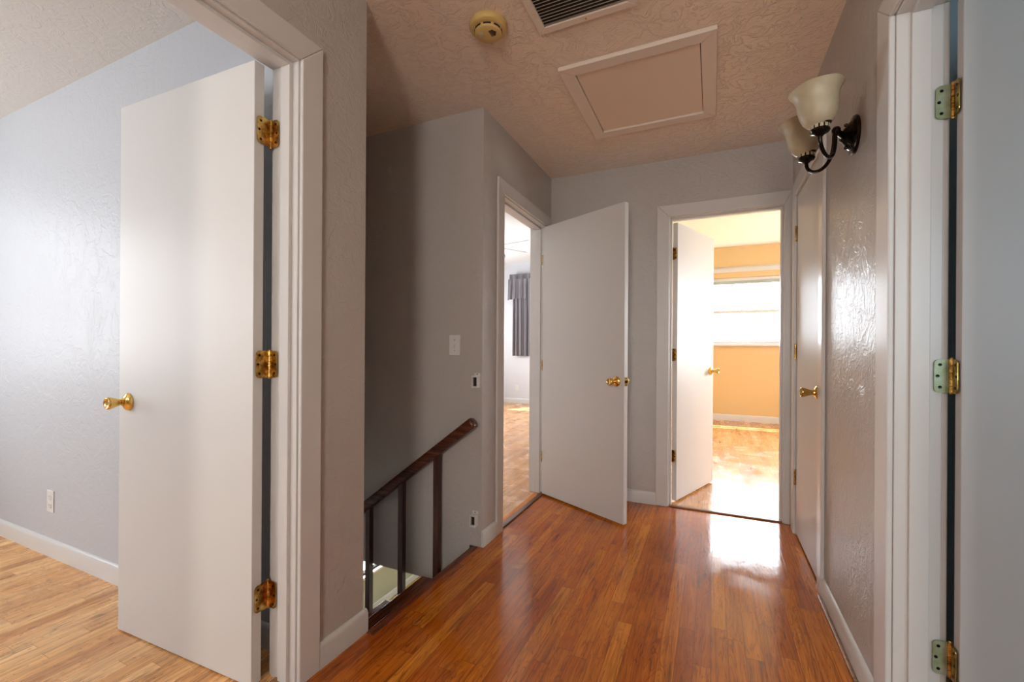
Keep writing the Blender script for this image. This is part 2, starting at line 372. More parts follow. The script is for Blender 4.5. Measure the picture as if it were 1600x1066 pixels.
struct(MB().box(2.69, 2.7, -1.6, YB, 0, CE).build('wall_right_room_east', M['room_d_wall']))
wall_mesh('wall_right_room_north', 'Y', 1.95, 2.07, XR + WR, 2.69, 0, CE, [], M['room_d_wall'])
struct(MB().box(XR + .12, 2.7, YB + WT - .002, YB + WT, 0, 2.72).box(XR + .12, 2.7, YB, YB + WT - .002, 0, 2.72).build('wall_yellow_room_south', M['yellow_wall']))
struct(MB().box(XR + WT + .5, XR + WT + .52, 2.07, YB, 0, CE).build('wall_closet_back', M['hall_wall']))
# lower storey
floor_slab('floor_lower_room', [(-4.5, -1.2, 1.2, 7.0)], -2.64, -2.72, M['floor_lower'])
wall_mesh('wall_lower_room_east', 'X', -1.2, -1.1, 1.2, 7.0, -2.64, -.07, [], M['green_wall'])
wall_mesh('wall_lower_room_north', 'Y', 7.0, 7.1, -4.5, -1.2, -2.64, -.07, [], M['green_wall'])

wall_mesh('wall_lower_room_west', 'X', -4.5, -4.37, YE, 7.0, -2.64, -.25, [(3.6, 6.2, -2.05, -.95)], M['green_wall'])
# outside
struct(MB().box(-40, 45, 7.9, 80, -.9, -.5).build('ground_outside', M['lawn']))
struct(MB().box(-2.0, 3.2, 7.75, 8.20, 2.95, 3.05).build('roof_eave', M['soffit']))

# ------------------------------------------------------------------ baseboards
BB = 0.088
def baseboard(name, pts, n, mat=None, z=0.0, h=BB, t=.014):
    """pts: straight run from a to b on the wall face, n = normal into the room"""
    a, b_ = Vector((*pts[0], z)), Vector((*pts[1], z)); n = Vector((*n, 0))
    sec = [(0, 0), (t, 0), (t, h * .80), (t * .8, h * .92), (t * .45, h * .985), (0, h)]
    mb = MB().loft([[p + n * i + Vector((0, 0, k)) for i, k in sec] for p in (a, b_)])
    return struct(mb.build(name, mat or M['trim'], smooth=True, angle=50))
baseboard('baseboard_left', ((XA, DA[1] + .088), (XA, YE + .012)), (1, 0))
baseboard('baseboard_left_return', ((XA + .012, YE), (XA - .02, YE)), (0, 1))
baseboard('baseboard_left_far', ((XL, YS - .001), (XL, DB[0] - .085)), (1, 0))
baseboard('baseboard_back_left', ((XL, YB), (DF[0] - .085, YB)), (0, -1))
baseboard('baseboard_right', ((XR, DD[1] + .103), (XR, DC[0] - .09)), (-1, 0))
baseboard('baseboard_left_bedroom', ((-4.5, 1.10), (XA - WT, 1.10)), (0, -1))
baseboard('baseboard_left_bedroom_east', ((XA - WT - .004, DA[1] + .088), (XA - WT - .004, 1.10)), (-1, 0))
baseboard('baseboard_grey_bedroom', ((-4.5, 8.18), (XL - .12, 8.18)), (0, -1), h=.10)
baseboard('baseboard_yellow_room', ((XL, YC), (2.7, YC)), (0, -1), h=.10)
baseboard('baseboard_lower_room', ((-4.37, 1.32), (-4.37, 7.0)), (1, 0), z=-2.64, h=.10)
# shoe strip on the right, scuffed
struct(MB().box(XR - .028, XR - .014, DD[1] + .1, DC[0] - .09, 0, .012).build('trim_2', M['threshold'], bevel=.004))

# ------------------------------------------------------------------ hardware
def knob(parent, base, n, both_t=None):
    """tulip door knob on a round rose, standing off the leaf face at base along n"""
    n = Vector(n).normalized(); base = Vector(base)
    def one(bp, nn):
        r = MB().lathe([(0.0, 0.0), (.033, 0.0), (.0335, .003), (.031, .007), (.022, .012), (.016, .0145), (.0155, .018), (.0, .018)], bp, nn, 32).build('knob_rose', M['brass'], parent, smooth=True, angle=35)
        k = MB().lathe([(0, .016), (.0115, .016), (.0115, .026), (.013, .029), (.0135, .032), (.0155, .037), (.020, .050), (.0225, .058), (.0235, .0635), (.0225, .0675), (.019, .0695), (.0165, .0675), (.013, .0655), (.006, .065), (0, .065)], bp, nn, 32).build('door_knob', M['brass'], parent, smooth=True, angle=50)
        return k
    one(base, n)
    if both_t: one(base - n * both_t, -n)

def hinge(parent, P, z, jdir, jn, ldir, ln, jamb_mat, w=.036, leafmat=None, lw=None):
    """P pivot (x,y). jamb plate lies along jdir with face normal jn; leaf plate along ldir with normal ln"""
    H = .089; P = Vector((P[0], P[1], z))
    mb = MB()
    for i in range(5):
        a = -H / 2 + i * H / 5; mb.lathe([(.0060, a + .0006), (.0068, a + .0014), (.0068, a + H / 5 - .0014), (.0060, a + H / 5 - .0006)], P, (0, 0, 1), 14)
    mb.lathe([(.004, -H / 2 - .004), (.005, -H / 2 - .001), (.005, H / 2 + .001), (.0035, H / 2 + .005)], P, (0, 0, 1), 12)
    hb = mb.build('hinge', M['brass_old'], parent, smooth=True, angle=35)
    for nm, d, nn, mt in (('jamb_plate', jdir, jn, jamb_mat), ('leaf_plate', ldir, ln, leafmat or M['brass_old'])):
        d = Vector((*d, 0)).normalized(); nn = Vector((*nn, 0)).normalized()
        r = .012; w = (lw or .036) if nm == 'leaf_plate' else .036; pts = [(0.004, -H / 2), (w - r, -H / 2)]
        for k in range(1, 6): t = k / 5 * PI / 2; pts.append((w - r + r * math.sin(t), -H / 2 + r - r * math.cos(t)))
        for k in range(0, 6): t = k / 5 * PI / 2; pts.append((w - r + r * math.cos(t), H / 2 - r + r * math.sin(t)))
        pts.append((.004, H / 2))
        mb = MB()
        off = 0
        mb.loft([[P + d * a + Vector((0, 0, b_)) + nn * h for a, b_ in pts] for h in (-.0006, .0014)])
        mb.mi = 1
        for sx, sz in ((w - .012, -.030), (w - .007, 0.0), (w - .012, .030)):
            mb.lathe([(0, 0), (.0042, 0), (.0036, .0009), (0, .0006)], P + d * sx + Vector((0, 0, sz)) + nn * .0014, nn, 12)
        mb.build(nm, [mt, M['bronze']], hb)
    return hb

def frame_xy(kind, d, w0):
    """local (u along wall, w into wall from hall face, z) -> world"""
    if kind == 'left':   return lambda p: Vector((w0 - p.y, p.x, p.z))      # hall face at x=w0, wall goes to -x
    if kind == 'right':  return lambda p: Vector((w0 + p.y, p.x, p.z))
    if kind == 'back':   return lambda p: Vector((p.x, w0 + p.y, p.z))

def door_frame(root, kind, d, w0, T, stop_w, head=2.03, ca=.083, cb=.083, hall=True, room=True, ch=.083, cut_b=None, cut_a=None):
    f = frame_xy(kind, d, w0); u0, u1 = d; R_ = .005; ct = .015
    MB().box(u0 - J, u0, 0, T, 0, head + J, f).box(u1, u1 + J, 0, T, 0, head + J, f).box(u0, u1, 0, T, head, head + J, f).build('jamb', M['trim'], root, bevel=.0015)
    s0, s1 = stop_w; st = .012
    MB().box(u0, u0 + st, s0, s1, 0, head, f).box(u1 - st, u1, s0, s1, 0, head, f).box(u0 + st, u1 - st, s0, s1, head - st, head, f).build('door_stop', M['trim'], root, bevel=.002)
    for on, wa, wb in ((hall, -ct, 0), (room, T, T + ct)):
        if not on: continue
        A, B = u0 - R_, u1 + R_
        a2, b2 = A - ca, B + cb
        if cut_b is not None: b2 = min(b2, cut_b)
        if cut_a is not None: a2 = max(a2, cut_a)
        Z, Z2 = head + R_, head + R_ + ch
        mb = MB()
        for q in ([(a2, 0), (A, 0), (A, Z), (a2, Z2)], [(B, 0), (b2, 0), (b2, Z2), (B, Z)], [(A, Z), (B, Z), (b2, Z2), (a2, Z2)]):
            mb.loft([[f(Vector((u, w, z))) for u, z in q] for w in (wa, wb)])
        mb.build('casing', M['trim'], root, bevel=.004, seg=3)

def leaf(root, P, closed, n, ang, width, knob_z=.90, gap=.004, off=.006, t=.035, jn=None, both=True, zs=(.28, 1.045, 1.81), jamb_mat=None, z1=2.022, plates=True, backset=.062, latch=True, zw=.036, z0=.012):
    """a door leaf turned by ang about pivot P. returns (leaf, transform)"""
    P = Vector((*P, 0)); c = Vector((*closed, 0)); nn = Vector((*n, 0))
    Rm = Matrix.Rotation(ang, 3, 'Z'); d2 = Rm @ c; n2 = Rm @ nn
    T = lambda p: P + d2 * p.x + n2 * (p.y - off) + Vector((0, 0, p.z))
    lf = MB().box(gap, gap + width, -t, 0, z0, z1, T).build('door_leaf', M['door'], root, bevel=.002)
    k = T(Vector((gap + width - backset, 0, knob_z)))
    knob(lf, T(Vector((gap + width - backset, -t, knob_z))), -n2, t if both else None)
    if latch:
        mb = MB(); e = gap + width
        mb.box(e - .0005, e + .0015, -t / 2 - .0125, -t / 2 + .0125, knob_z - .028, knob_z + .028, T)
        mb.mi = 1
        mb.box(e + .0012, e + .008, -t / 2 - .007, -t / 2 + .007, knob_z - .008, knob_z + .008, T)
        mb.box(e + .0012, e + .002, -t / 2 - .004, -t / 2 + .004, knob_z + .017, knob_z + .023, T)
        mb.box(e + .0012, e + .002, -t / 2 - .004, -t / 2 + .004, knob_z - .023, knob_z - .017, T)
        mb.build('latch_plate', [M['brass'], M['bronze']], lf)
    for z in zs:
        ld = (-n2.x, -n2.y); le = (-d2.x, -d2.y)
        # leaf plate sits on the hinge edge of the leaf
        hp = P + Vector((0, 0, 0))
        hinge(root, (P.x, P.y), z, (-nn.x, -nn.y), jn, ld, le, jamb_mat or M['brass_old'], lw=zw) if plates else \
            MB().lathe([(.003, -.047), (.0058, -.044), (.0058, .044), (.003, .047)], (P.x, P.y, z), (0, 0, 1), 12).build('hinge', M['brass_old'], root, smooth=True)
    return lf

# door 1: left bedroom
d1 = struct(empty('door_1', (XA, .65, 0)), 'open white slab door with tulip knob into the left bedroom, nearest on the left', 'door')
door_frame(d1, 'left', DA, XA, WT, (.026, .068))
leaf(d1, (XA - WT - .004, DA[1] - .007), (0, -1), (-1, 0), -math.radians(88.3), .748, gap=.004, off=.022, jn=(0, -1), knob_z=.89, z1=2.028, zw=.050, z0=.004)
# door 2: grey bedroom
d2 = struct(empty('door_2', (XL, 2.78, 0)), 'white slab door standing open into the hall beside the stairwell wall', 'door')
door_frame(d2, 'left', DB, XL, .12, (.040, .085), cut_b=YB, room=True)
leaf(d2, (XL + .006, DB[1] - .003), (0, -1), (1, 0), math.radians(62.5), .757, jn=(0, -1), zs=(.28, .98, 1.78))
# door 3: yellow room
d3 = struct(empty('door_3', (.07, YB, 0)), 'white slab door ajar in the doorway to the bright yellow room', 'door')
door_frame(d3, 'back', DF, YB, WT, (.030, .072), cb=.040, cut_b=XR - .001)
leaf(d3, (DF[0] + .003, YB + WT + .006), (1, 0), (0, 1), math.radians(69.5), .680, knob_z=.93, jn=(1, 0), zs=(.33, 1.065, 1.80))
# door 4: closet
d4 = struct(empty('door_4', (XR, 2.77, 0)), 'closed narrow white closet door in the right wall beyond the sconce', 'door')
door_frame(d4, 'right', DC, XR, WR, (.040, .085), room=False, cut_b=3.2)
leaf(d4, (XR - .006, DC[1] - .003), (0, -1), (-1, 0), 0.0, .645, jn=(0, -1), zs=(.345, 1.095, 1.80), both=False, plates=False, latch=False)
# the closed leaf shows its face to the hall, so its knob is on that side
d4k = [o for o in COL.objects if o.parent and o.parent.parent == d4 and o.name.split('.')[0] in ('knob_rose', 'door_knob')]
for o in d4k: bpy.data.objects.remove(o)
lf4 = [o for o in COL.objects if o.parent == d4 and o.name.startswith('door_leaf')][0]
knob(lf4, (XR, DC[0] + .068, .90), (-1, 0, 0))
# door 5: right room
d5 = struct(empty('door_5', (XR, 1.17, 0)), 'open white slab door at the right edge with greenish hinge plates', 'door')
door_frame(d5, 'right', DD, XR, WR, (.030, .072), cb=.100)
leaf(d5, (XR + WR + .018, DD[1] - .004), (0, -1), (1, 0), math.radians(88), .735, gap=.005, jn=(0, -1), jamb_mat=M['hinge_green'], zs=(.285, 1.035, 1.765))

# thresholds
struct(MB().box(DF[0], DF[1], YB - .004, YB + .028, 0, .010).build('trim_3', M['threshold'], bevel=.004), 'wooden threshold strip at the yellow room doorway')
struct(MB().box(XL - .03, XL + .002, DB[0], DB[1], 0, .010).build('trim_4', wood('dark_threshold_wood', (.05, .015, .005), (.13, .045, .015), (.2, .08, .03), .3), bevel=.004), 'dark threshold strip at the grey bedroom doorway')
struct(MB().box(XA - .09, XA - .05, DA[0], DA[1], 0, .008).build('trim_5', M['threshold'], bevel=.003))

# ------------------------------------------------------------------ stairs and railing
st = empty('staircase', (-2.6, 1.7, -1.3))
tag(st, 'dark stained staircase descending from the hall between grey walls', 'staircase')
sl = 0.745; rise = .2; run = rise / sl; y0, y1 = YE + .002, 2.078
for i in range(1, 11):
    x = -1.215 - run * (i - 1); z = -rise * i
    MB().box(x - run - .02, x, y0, y1, z - .028, z).build('tread', M['nosing'], st, bevel=.006)
    MB().box(x - .016, x, y0, y1, z, z + rise - .03).build('riser', M['rail_wood'], st)
MB().box(-3.96, -1.216 - run * 10, y0, y1, -2.2 - .03, -2.2).build('landing', M['nosing'], st)
def slantz(x, z0): return z0 + sl * (x + 1.392)
YR = 2.10
# stringer
xs0, xs1 = -1.215, -3.9
stringer_mb = MB(); stringer_mb.loft([[Vector((xs0, y, slantz(xs0, -.173))), Vector((xs1, y, slantz(xs1, -.173))), Vector((xs1, y, slantz(xs1, -.173) - .30)), Vector((xs0, y, slantz(xs0, -.173) - .30))] for y in (2.079, 2.125)])
rl = empty('stair_railing', (-2.0, YR, -.7))
stringer_mb.build('stringer', M['rail_wood'], rl, bevel=.004)
tag(rl, 'dark brown wooden stair railing with square balusters and sloping handrail', 'railing')
hx0 = -1.185; hz = lambda x: .694 + sl * (x + 1.195) * 1.02
a = Vector((hx0, YR, hz(hx0))); b_ = Vector((-3.6, YR, hz(-3.6)))
t = (a - b_).normalized(); side = Vector((0, 1, 0)); up = side.cross(t) * -1
if up.z < 0: up = -up
w_, h_ = .026, .030
sec = [(-w_ * .75, -h_), (w_ * .75, -h_), (w_, -h_ * .75), (w_, h_ * .45), (w_ * .8, h_ * .85), (w_ * .3, h_), (-w_ * .3, h_), (-w_ * .8, h_ * .85), (-w_, h_ * .45), (-w_, -h_ * .75)]
rings = [[p + side * i * s + up * j * s for i, j in sec] for p, s in ((b_, 1), (a - t * .016, 1), (a - t * .005, .93), (a, .72))]
MB().loft(rings).build('handrail', M['rail_wood'], rl, smooth=True, angle=45)
i = 0
x = -1.421
while x > -3.5:
    zt = hz(x) - .030; zb = slantz(x, -.173) - .002
    e = .0172
    MB().loft([[Vector((x - e, YR - e, slantz(x - e, -.175))), Vector((x + e, YR - e, slantz(x + e, -.175))), Vector((x + e, YR + e, slantz(x + e, -.175))), Vector((x - e, YR + e, slantz(x - e, -.175)))],
               [Vector((x - e, YR - e, hz(x - e) - .034)), Vector((x + e, YR - e, hz(x + e) - .034)), Vector((x + e, YR + e, hz(x + e) - .034)), Vector((x - e, YR + e, hz(x - e) - .034))]]).build('baluster', M['baluster_wood'], rl, bevel=.002)
    x -= .248

# ------------------------------------------------------------------ ceiling things
def hatch():
    o = empty('attic_hatch', (-.33, 2.36, CE)); tag(o, 'square attic access hatch with plain wood frame set in the hall ceiling', 'attic hatch')
    x0, x1, y0, y1 = -.677, .012, 1.987, 2.728; f = .066; t = .020
    mb = MB()
    for q in ([(x0, y0), (x1, y0), (x1 - f, y0 + f), (x0 + f, y0 + f)], [(x1, y0), (x1, y1), (x1 - f, y1 - f), (x1 - f, y0 + f)],
              [(x1, y1), (x0, y1), (x0 + f, y1 - f), (x1 - f, y1 - f)], [(x0, y1), (x0, y0), (x0 + f, y0 + f), (x0 + f, y1 - f)]):
        mb.loft([[Vector((a, b_, z)) for a, b_ in q] for z in (CE - t, CE)])
    mb.build('hatch_frame', M['vent'], o, bevel=.003)
    MB().box(x0 + f + .003, x1 - f - .003, y0 + f + .003, y1 - f - .004, CE - .010, CE - .001).build('hatch_panel', M['hatch'], o)
    MB().box(x0 + f - .002, x1 - f + .002, y0 + f - .002, y1 - f + .002, CE - .0022, CE - .0002).build('hatch_gap', M['dark'], o)
hatch()
def vent():
    o = empty('air_vent', (-.47, 1.6, CE)); tag(o, 'white louvred return air grille in the hall ceiling beside the smoke detector', 'air vent')
    x0, x1, y0, y1 = -.672, -.266, 1.36, 1.739; f = .034; t = .012
    mb = MB()
    for q in ([(x0, y0), (x1, y0), (x1 - f, y0 + f), (x0 + f, y0 + f)], [(x1, y0), (x1, y1), (x1 - f, y1 - f), (x1 - f, y0 + f)],
              [(x1, y1), (x0, y1), (x0 + f, y1 - f), (x1 - f, y1 - f)], [(x0, y1), (x0, y0), (x0 + f, y0 + f), (x0 + f, y1 - f)]):
        mb.loft([[Vector((a, b_, z)) for a, b_ in q] for z in (CE - t, CE - .0005)])
    mb.build('vent_frame', M['vent'], o, bevel=.003)
    MB().box(x0 + f - .003, x1 - f + .003, y0 + f - .003, y1 - f + .003, CE - .0015, CE - .0003).build('duct', M['void'], o)
    n = 19
    for k in range(n):
        y = y0 + f + (y1 - y0 - 2 * f) * (k + .5) / n
        MB().loft([[Vector((xx, y + .0048, CE - .001)), Vector((xx, y + .0036, CE - .001)), Vector((xx, y - .0048, CE - .0105)), Vector((xx, y - .0036, CE - .0105))] for xx in (x0 + f, x1 - f)]).build('louvre', M['vent'], o)
    for sx, sy in ((x0 + .018, 1.62), ((x0 + x1) / 2, y1 - .017)):
        MB().lathe([(.0045, 0), (.004, .0018), (0, .0022)], (sx, sy, CE - t), (0, 0, -1), 12).build('screw', M['brass_old'], o, smooth=True)
vent()
def smoke():
    c = (-.849, 1.606, CE); o = empty('smoke_detector', c)
    tag(o, 'round yellowed plastic smoke detector on the hall ceiling', 'smoke detector')
    MB().lathe([(0, 0), (.076, 0), (.078, .004), (.078, .014), (.074, .022), (.066, .027), (.058, .028), (0, .028)], c, (0, 0, -1), 40).build('base', M['yellowed'], o, smooth=True, angle=30)
    cp = MB().lathe([(.055, .027), (.056, .038), (.053, .043), (.046, .0465), (.02, .048), (0, .048)], c, (0, 0, -1), 40).build('cover', M['yellowed'], o, smooth=True, angle=30)
    mb = MB()
    for k in range(8):
        a0 = k * PI / 4 + .1; rr = []
        for q in range(5):
            an = a0 + q * .14; rr.append([Vector((c[0] + r * math.cos(an), c[1] + r * math.sin(an), CE - z)) for r, z in ((.0545, .030), (.0572, .030), (.0572, .036), (.0545, .036))])
        mb.loft(rr)
    mb.build('sensor_slot', M['dark'], cp)
    mb = MB()
    for k in range(7):
        mb.box(c[0] + .012, c[0] + .040 - abs(k - 3) * .003, c[1] - .024 + k * .005, c[1] - .022 + k * .005, CE - .0488, CE - .046)
    mb.build('sounder_grille', M['dark'], cp)
    MB().lathe([(.014, .045), (.014, .0492), (.011, .0505), (0, .0505)], (c[0] - .022, c[1] - .018, CE), (0, 0, -1), 24).build('test_button', M['brass_old'] if 0 else paint('test_button_plastic', (.62, .50, .28), .4), cp, smooth=True, angle=30)
smoke()

# ------------------------------------------------------------------ sconce
def sconce():
    pc = Vector((XR, 1.925, 1.868)); o = empty('wall_sconce', pc)
    tag(o, 'two-light bronze wall sconce with cream bell glass shades on the right wall', 'wall lamp')
    MB().lathe([(0, 0), (.066, 0), (.068, .004), (.066, .010), (.058, .014), (.050, .016), (.046, .021), (.034, .030), (.020, .040), (.014, .046), (0, .046)], pc, (-1, 0, 0), 40, sx=1.0).build('backplate', M['bronze'], o, smooth=True, angle=35)
    for bz in (.045, -.045): MB().lathe([(.005, 0), (.006, .008), (.0045, .013), (0, .014)], pc + Vector((-.020, 0, bz * .9)), (-1, 0, 0), 14).build('finial', M['bronze'], o, smooth=True)
    piv = Vector((.390, 1.870, 1.872))
    MB().tube([pc + Vector((-.030, 0, -.004)), pc + Vector((-.048, -.025, .000)), piv], [.011, .010, .009]).lathe([(0, -.014), (.009, -.012), (.0135, -.005), (.0135, .005), (.009, .012), (0, .014)], piv, (0, 0, 1), 20).build('hub', M['bronze'], o, smooth=True, angle=50)
    for sy in (-1, 1):
        cup = Vector((.321, 1.870 + sy * .117, 1.838)); low = 1.762
        p0 = piv + Vector((-.004, sy * .008, -.002)); p3 = cup + Vector((0, 0, -.018))
        pts = []
        for k in range(19):
            s = k / 18; ang = PI * s
            # U shape: down, round the bottom, up
            h = p0.lerp(p3, .5 - .5 * math.cos(ang)); top = p0.z * (1 - s) + p3.z * s
            z = top - (top - low) * (math.sin(ang) ** .72)
            pts.append((h.x, h.y, z))
        MB().tube(pts, .0062, 12).build('arm', M['bronze'], o, smooth=True)
        cp = MB().lathe([(0, -.024), (.010, -.023), (.015, -.017), (.026, -.012), (.029, -.006), (.027, -.003), (.027, .012), (.030, .013), (.0325, .017), (.031, .021), (.026, .021), (0, .019)], cup, (0, 0, 1), 32).build('cup', M['bronze'], o, smooth=True, angle=30)
        mb = MB()
        for k in range(12):
            an = 2 * PI * k / 12; c_, s_ = math.cos(an), math.sin(an)
            mb.loft([[cup + Vector((.0275 * math.cos(an + e) , .0275 * math.sin(an + e), z)) + Vector((c_, s_, 0)) * q for e, z in ((-.17, -.001), (.17, -.001), (.17, .010), (-.17, .010))] for q in (-.001, .0009)])
        mb.build('cup_window', M['shade'], cp)
        prof = [(.026, .010), (.036, .016), (.047, .030), (.054, .050), (.058, .072), (.059, .090), (.062, .106), (.068, .120), (.075, .131), (.079, .136)]
        inn = [(r - .0035, h + .0008) for r, h in prof[::-1]]; inn[0] = (prof[-1][0] - .0022, prof[-1][1] + .0016)
        # slight ruffle at the rim
        seg = 60; rings = []
        for r, h in prof + inn + [(0.001, .014)]:
            ru = max(0, (r - .064)) * .06
            rings.append([cup + Vector(((r + ru * math.cos(6 * 2 * PI * k / seg)) * math.cos(2 * PI * k / seg), (r + ru * math.cos(6 * 2 * PI * k / seg)) * math.sin(2 * PI * k / seg), h)) for k in range(seg)])
        Tm = Matrix.Rotation(-math.radians(5), 3, 'Y')
        rings = [[cup + Tm @ (p - cup) for p in rg] for rg in rings]
        MB().loft(rings, cap=False).build('glass_shade', M['shade'], o, smooth=True, angle=70)
        MB().lathe([(0, .018), (.012, .02), (.013, .045), (.024, .070), (.027, .085), (.020, .103), (0, .110)], cup, (0, 0, 1), 20).build('bulb', M['milk'], o, smooth=True)
sconce()

# ------------------------------------------------------------------ plates on walls
def plate(root, c, n, w, h, t, mat, name='cover_plate'):
    n = Vector(n); s = Vector((0, 0, 1)).cross(n); c = Vector(c)
    f = lambda p: c + s * p.x + Vector((0, 0, p.z)) + n * p.y
    return MB().box(-w / 2, w / 2, 0, t, -h / 2, h / 2, f).build(name, mat, root, bevel=.003, seg=3), f
def outlet(c, n, label):
    o = empty('power_outlet', c); tag(o, label, 'power outlet', 'wall outlets')
    p, f = plate(o, c, n, .070, .115, .005, M['plastic'])
    for zc in (.0225, -.0225):
        mb = MB(); nn = Vector(n)
        mb.lathe([(.0168, 0), (.0168, .0022), (.016, .003), (0, .003)], f(Vector((0, .0045, zc))), nn, 24)
        s = mb.build('socket', M['plastic'], o, smooth=True, angle=30)
        mb = MB()
        for sx, hh in ((-.0062, .008), (.0062, .0065)): mb.box(sx - .0011, sx + .0011, .0073, .0079, zc - hh / 2 + .003, zc + hh / 2 + .003, f)
        mb.lathe([(.0022, 0), (.0022, .0005), (0, .0005)], f(Vector((0, .0074, zc - .008))), nn, 10)
        mb.build('slot', M['dark'], s)
outlet((-3.166, 1.10, .285), (0, -1, 0), 'white duplex outlet low on the left bedroom wall left of the open door')
outlet((-3.616, 8.18, .314), (0, -1, 0), 'white duplex outlet below the dark curtain in the far grey bedroom')
c = (-1.337, YS, 1.120)
o = empty('light_switch', c); tag(o, 'white toggle light switch on the dark stairwell wall above the handrail', 'light switch')
p, f = plate(o, c, (0, -1, 0), .072, .116, .006, M['plastic'])
MB().loft([[f(Vector(q)) for q in ((-.005, .005, -.011), (.005, .005, -.011), (.005, .005, .011), (-.005, .005, .011))], [f(Vector(q)) for q in ((-.0035, .017, -.012), (.0035, .017, -.012), (.0035, .018, -.004), (-.0035, .018, -.004))]]).build('toggle', M['plastic'], o)
for zz in (.03, -.03): MB().lathe([(.003, 0), (.0025, .0012), (0, .0015)], f(Vector((0, .006, zz))), (0, -1, 0), 10).build('screw', M['brass_old'], o)
def bracket(c, label):
    o = empty('gate_bracket', c); tag(o, label, 'gate bracket', 'gate brackets at the stairwell corner')
    n = Vector((0, -1, 0)); s = Vector((1, 0, 0)); c = Vector(c)
    f = lambda p: c + s * p.x + n * p.y + Vector((0, 0, p.z))
    w, h, d, t = .018, .033, .034, .005
    MB().box(-w, -w + t, .003, d, -h, h, f).box(w - t, w, .003, d, -h, h, f).box(-w + t, w - t, .003, d, h - .008, h, f).box(-w + t, w - t, .003, d, -h, -h + .008, f).build('bracket_body', M['plastic'], o, bevel=.001)
    MB().box(-w + t, w - t, .003, .020, -h + .008, h - .008, f).build('bracket_recess', M['dark'], o)
    MB().box(-w * 1.0, w * 1.0, 0, .003, -h - .001, h + .014, f).build('mounting_tab', M['plastic'], o, bevel=.001)
    MB().lathe([(.004, 0), (.0035, .0015), (0, .002)], f(Vector((0, .003, h + .007))), n, 10).build('screw', M['brass_old'], o)
bracket((-1.190, YS, .918), 'small white gate bracket at the stairwell corner above the handrail')
bracket((-1.198, YS, .150), 'small white gate bracket at the stairwell corner just above the floor')

# ------------------------------------------------------------------ windows
def window(name, axis, p, u0, u1, z0, z1, nrm, rails=(), wall_t=.12, label=None, casing=.05, sill=True, blind=False):
    """frame in the hole of a wall whose room face is at p; nrm = +1/-1 direction from the room outward"""
    o = struct(empty(name, (p, (u0 + u1) / 2, z0) if axis == 'X' else ((u0 + u1) / 2, p, z0)), label, 'window' if label else None)
    f = (lambda q: Vector((p + nrm * q.y, q.x, q.z))) if axis == 'X' else (lambda q: Vector((q.x, p + nrm * q.y, q.z)))
    b_ = .045; a0, a1 = wall_t * .35, wall_t * .75
    mb = MB().box(u0, u0 + b_, a0, a1, z0, z1, f).box(u1 - b_, u1, a0, a1, z0, z1, f).box(u0 + b_, u1 - b_, a0, a1, z0, z0 + b_, f).box(u0 + b_, u1 - b_, a0, a1, z1 - b_, z1, f)
    for z in rails: mb.box(u0 + b_, u1 - b_, a0, a1, z - .022, z + .022, f)
    mb.build('window_frame', M['trim'], o, bevel=.003)
    MB().box(u0 + b_, u1 - b_, (a0 + a1) / 2 - .002, (a0 + a1) / 2 + .002, z0 + b_, z1 - b_, f).build('window_glass', M['glass'], o)
    if sill: MB().box(u0 - .05, u1 + .05, -.045, a0, z0 - .035, z0, f).build('window_sill', M['trim'], o, bevel=.005)
    if blind:
        MB().box(u0 + .01, u1 - .01, .005, .035, z1 - .045, z1 - .004, f).build('blind_headrail', M['trim'], o, bevel=.002)
        mb = MB()
        for k in range(9): mb.box(u0 + .012, u1 - .012, .006, .032, z1 - .052 - k * .006, z1 - .049 - k * .006, f)
        mb.build('blind_slats', M['fan'], o)
    return o
window('window_1', 'Y', YC, *WC, 1, rails=(1.706,), wall_t=.14, label='wide bright window with raised blind in the yellow room', blind=True)
window('window_2', 'X', -4.5, -.95, .65, .85, 2.15, -1, rails=(1.5,), label=None)
window('window_3', 'Y', -1.6, -3.6, -2.2, .9, 2.1, -1, rails=(1.5,))
window('added_window_4', 'Y', -1.6, -.20, .36, .85, 2.15, -1, rails=(1.5,))  # unseen window, added behind the camera to let the hall fill in
window('window_5', 'Y', -1.6, 1.25, 2.55, .9, 2.1, -1, rails=(1.5,))
window('added_window_6', 'X', 2.7, 4.7, 6.5, .9, 2.2, 1, rails=(1.55,))  # unseen side window, added for the yellow room's fill
window('added_window_7', 'X', -4.5, 4.9, 7.1, .95, 2.25, -1, rails=(1.6,))  # unseen side window, added for the grey bedroom's fill
window('window_8', 'X', -4.37, 3.6, 6.2, -2.05, -.95, -1, rails=(), label='low window glimpsed in the lower room between the balusters')
window('window_9', 'Y', 8.18, -3.55, -2.35, 1.15, 2.4, 1, rails=(1.8,))
# trim board over the yellow room's window
struct(MB().box(-.8, 2.0, YC - .018, YC, 2.318, 2.385).box(-.8, 2.0, YC - .035, YC, 2.385, 2.398).build('trim_6', M['trim'], bevel=.003), 'white trim board running above the window in the yellow room')

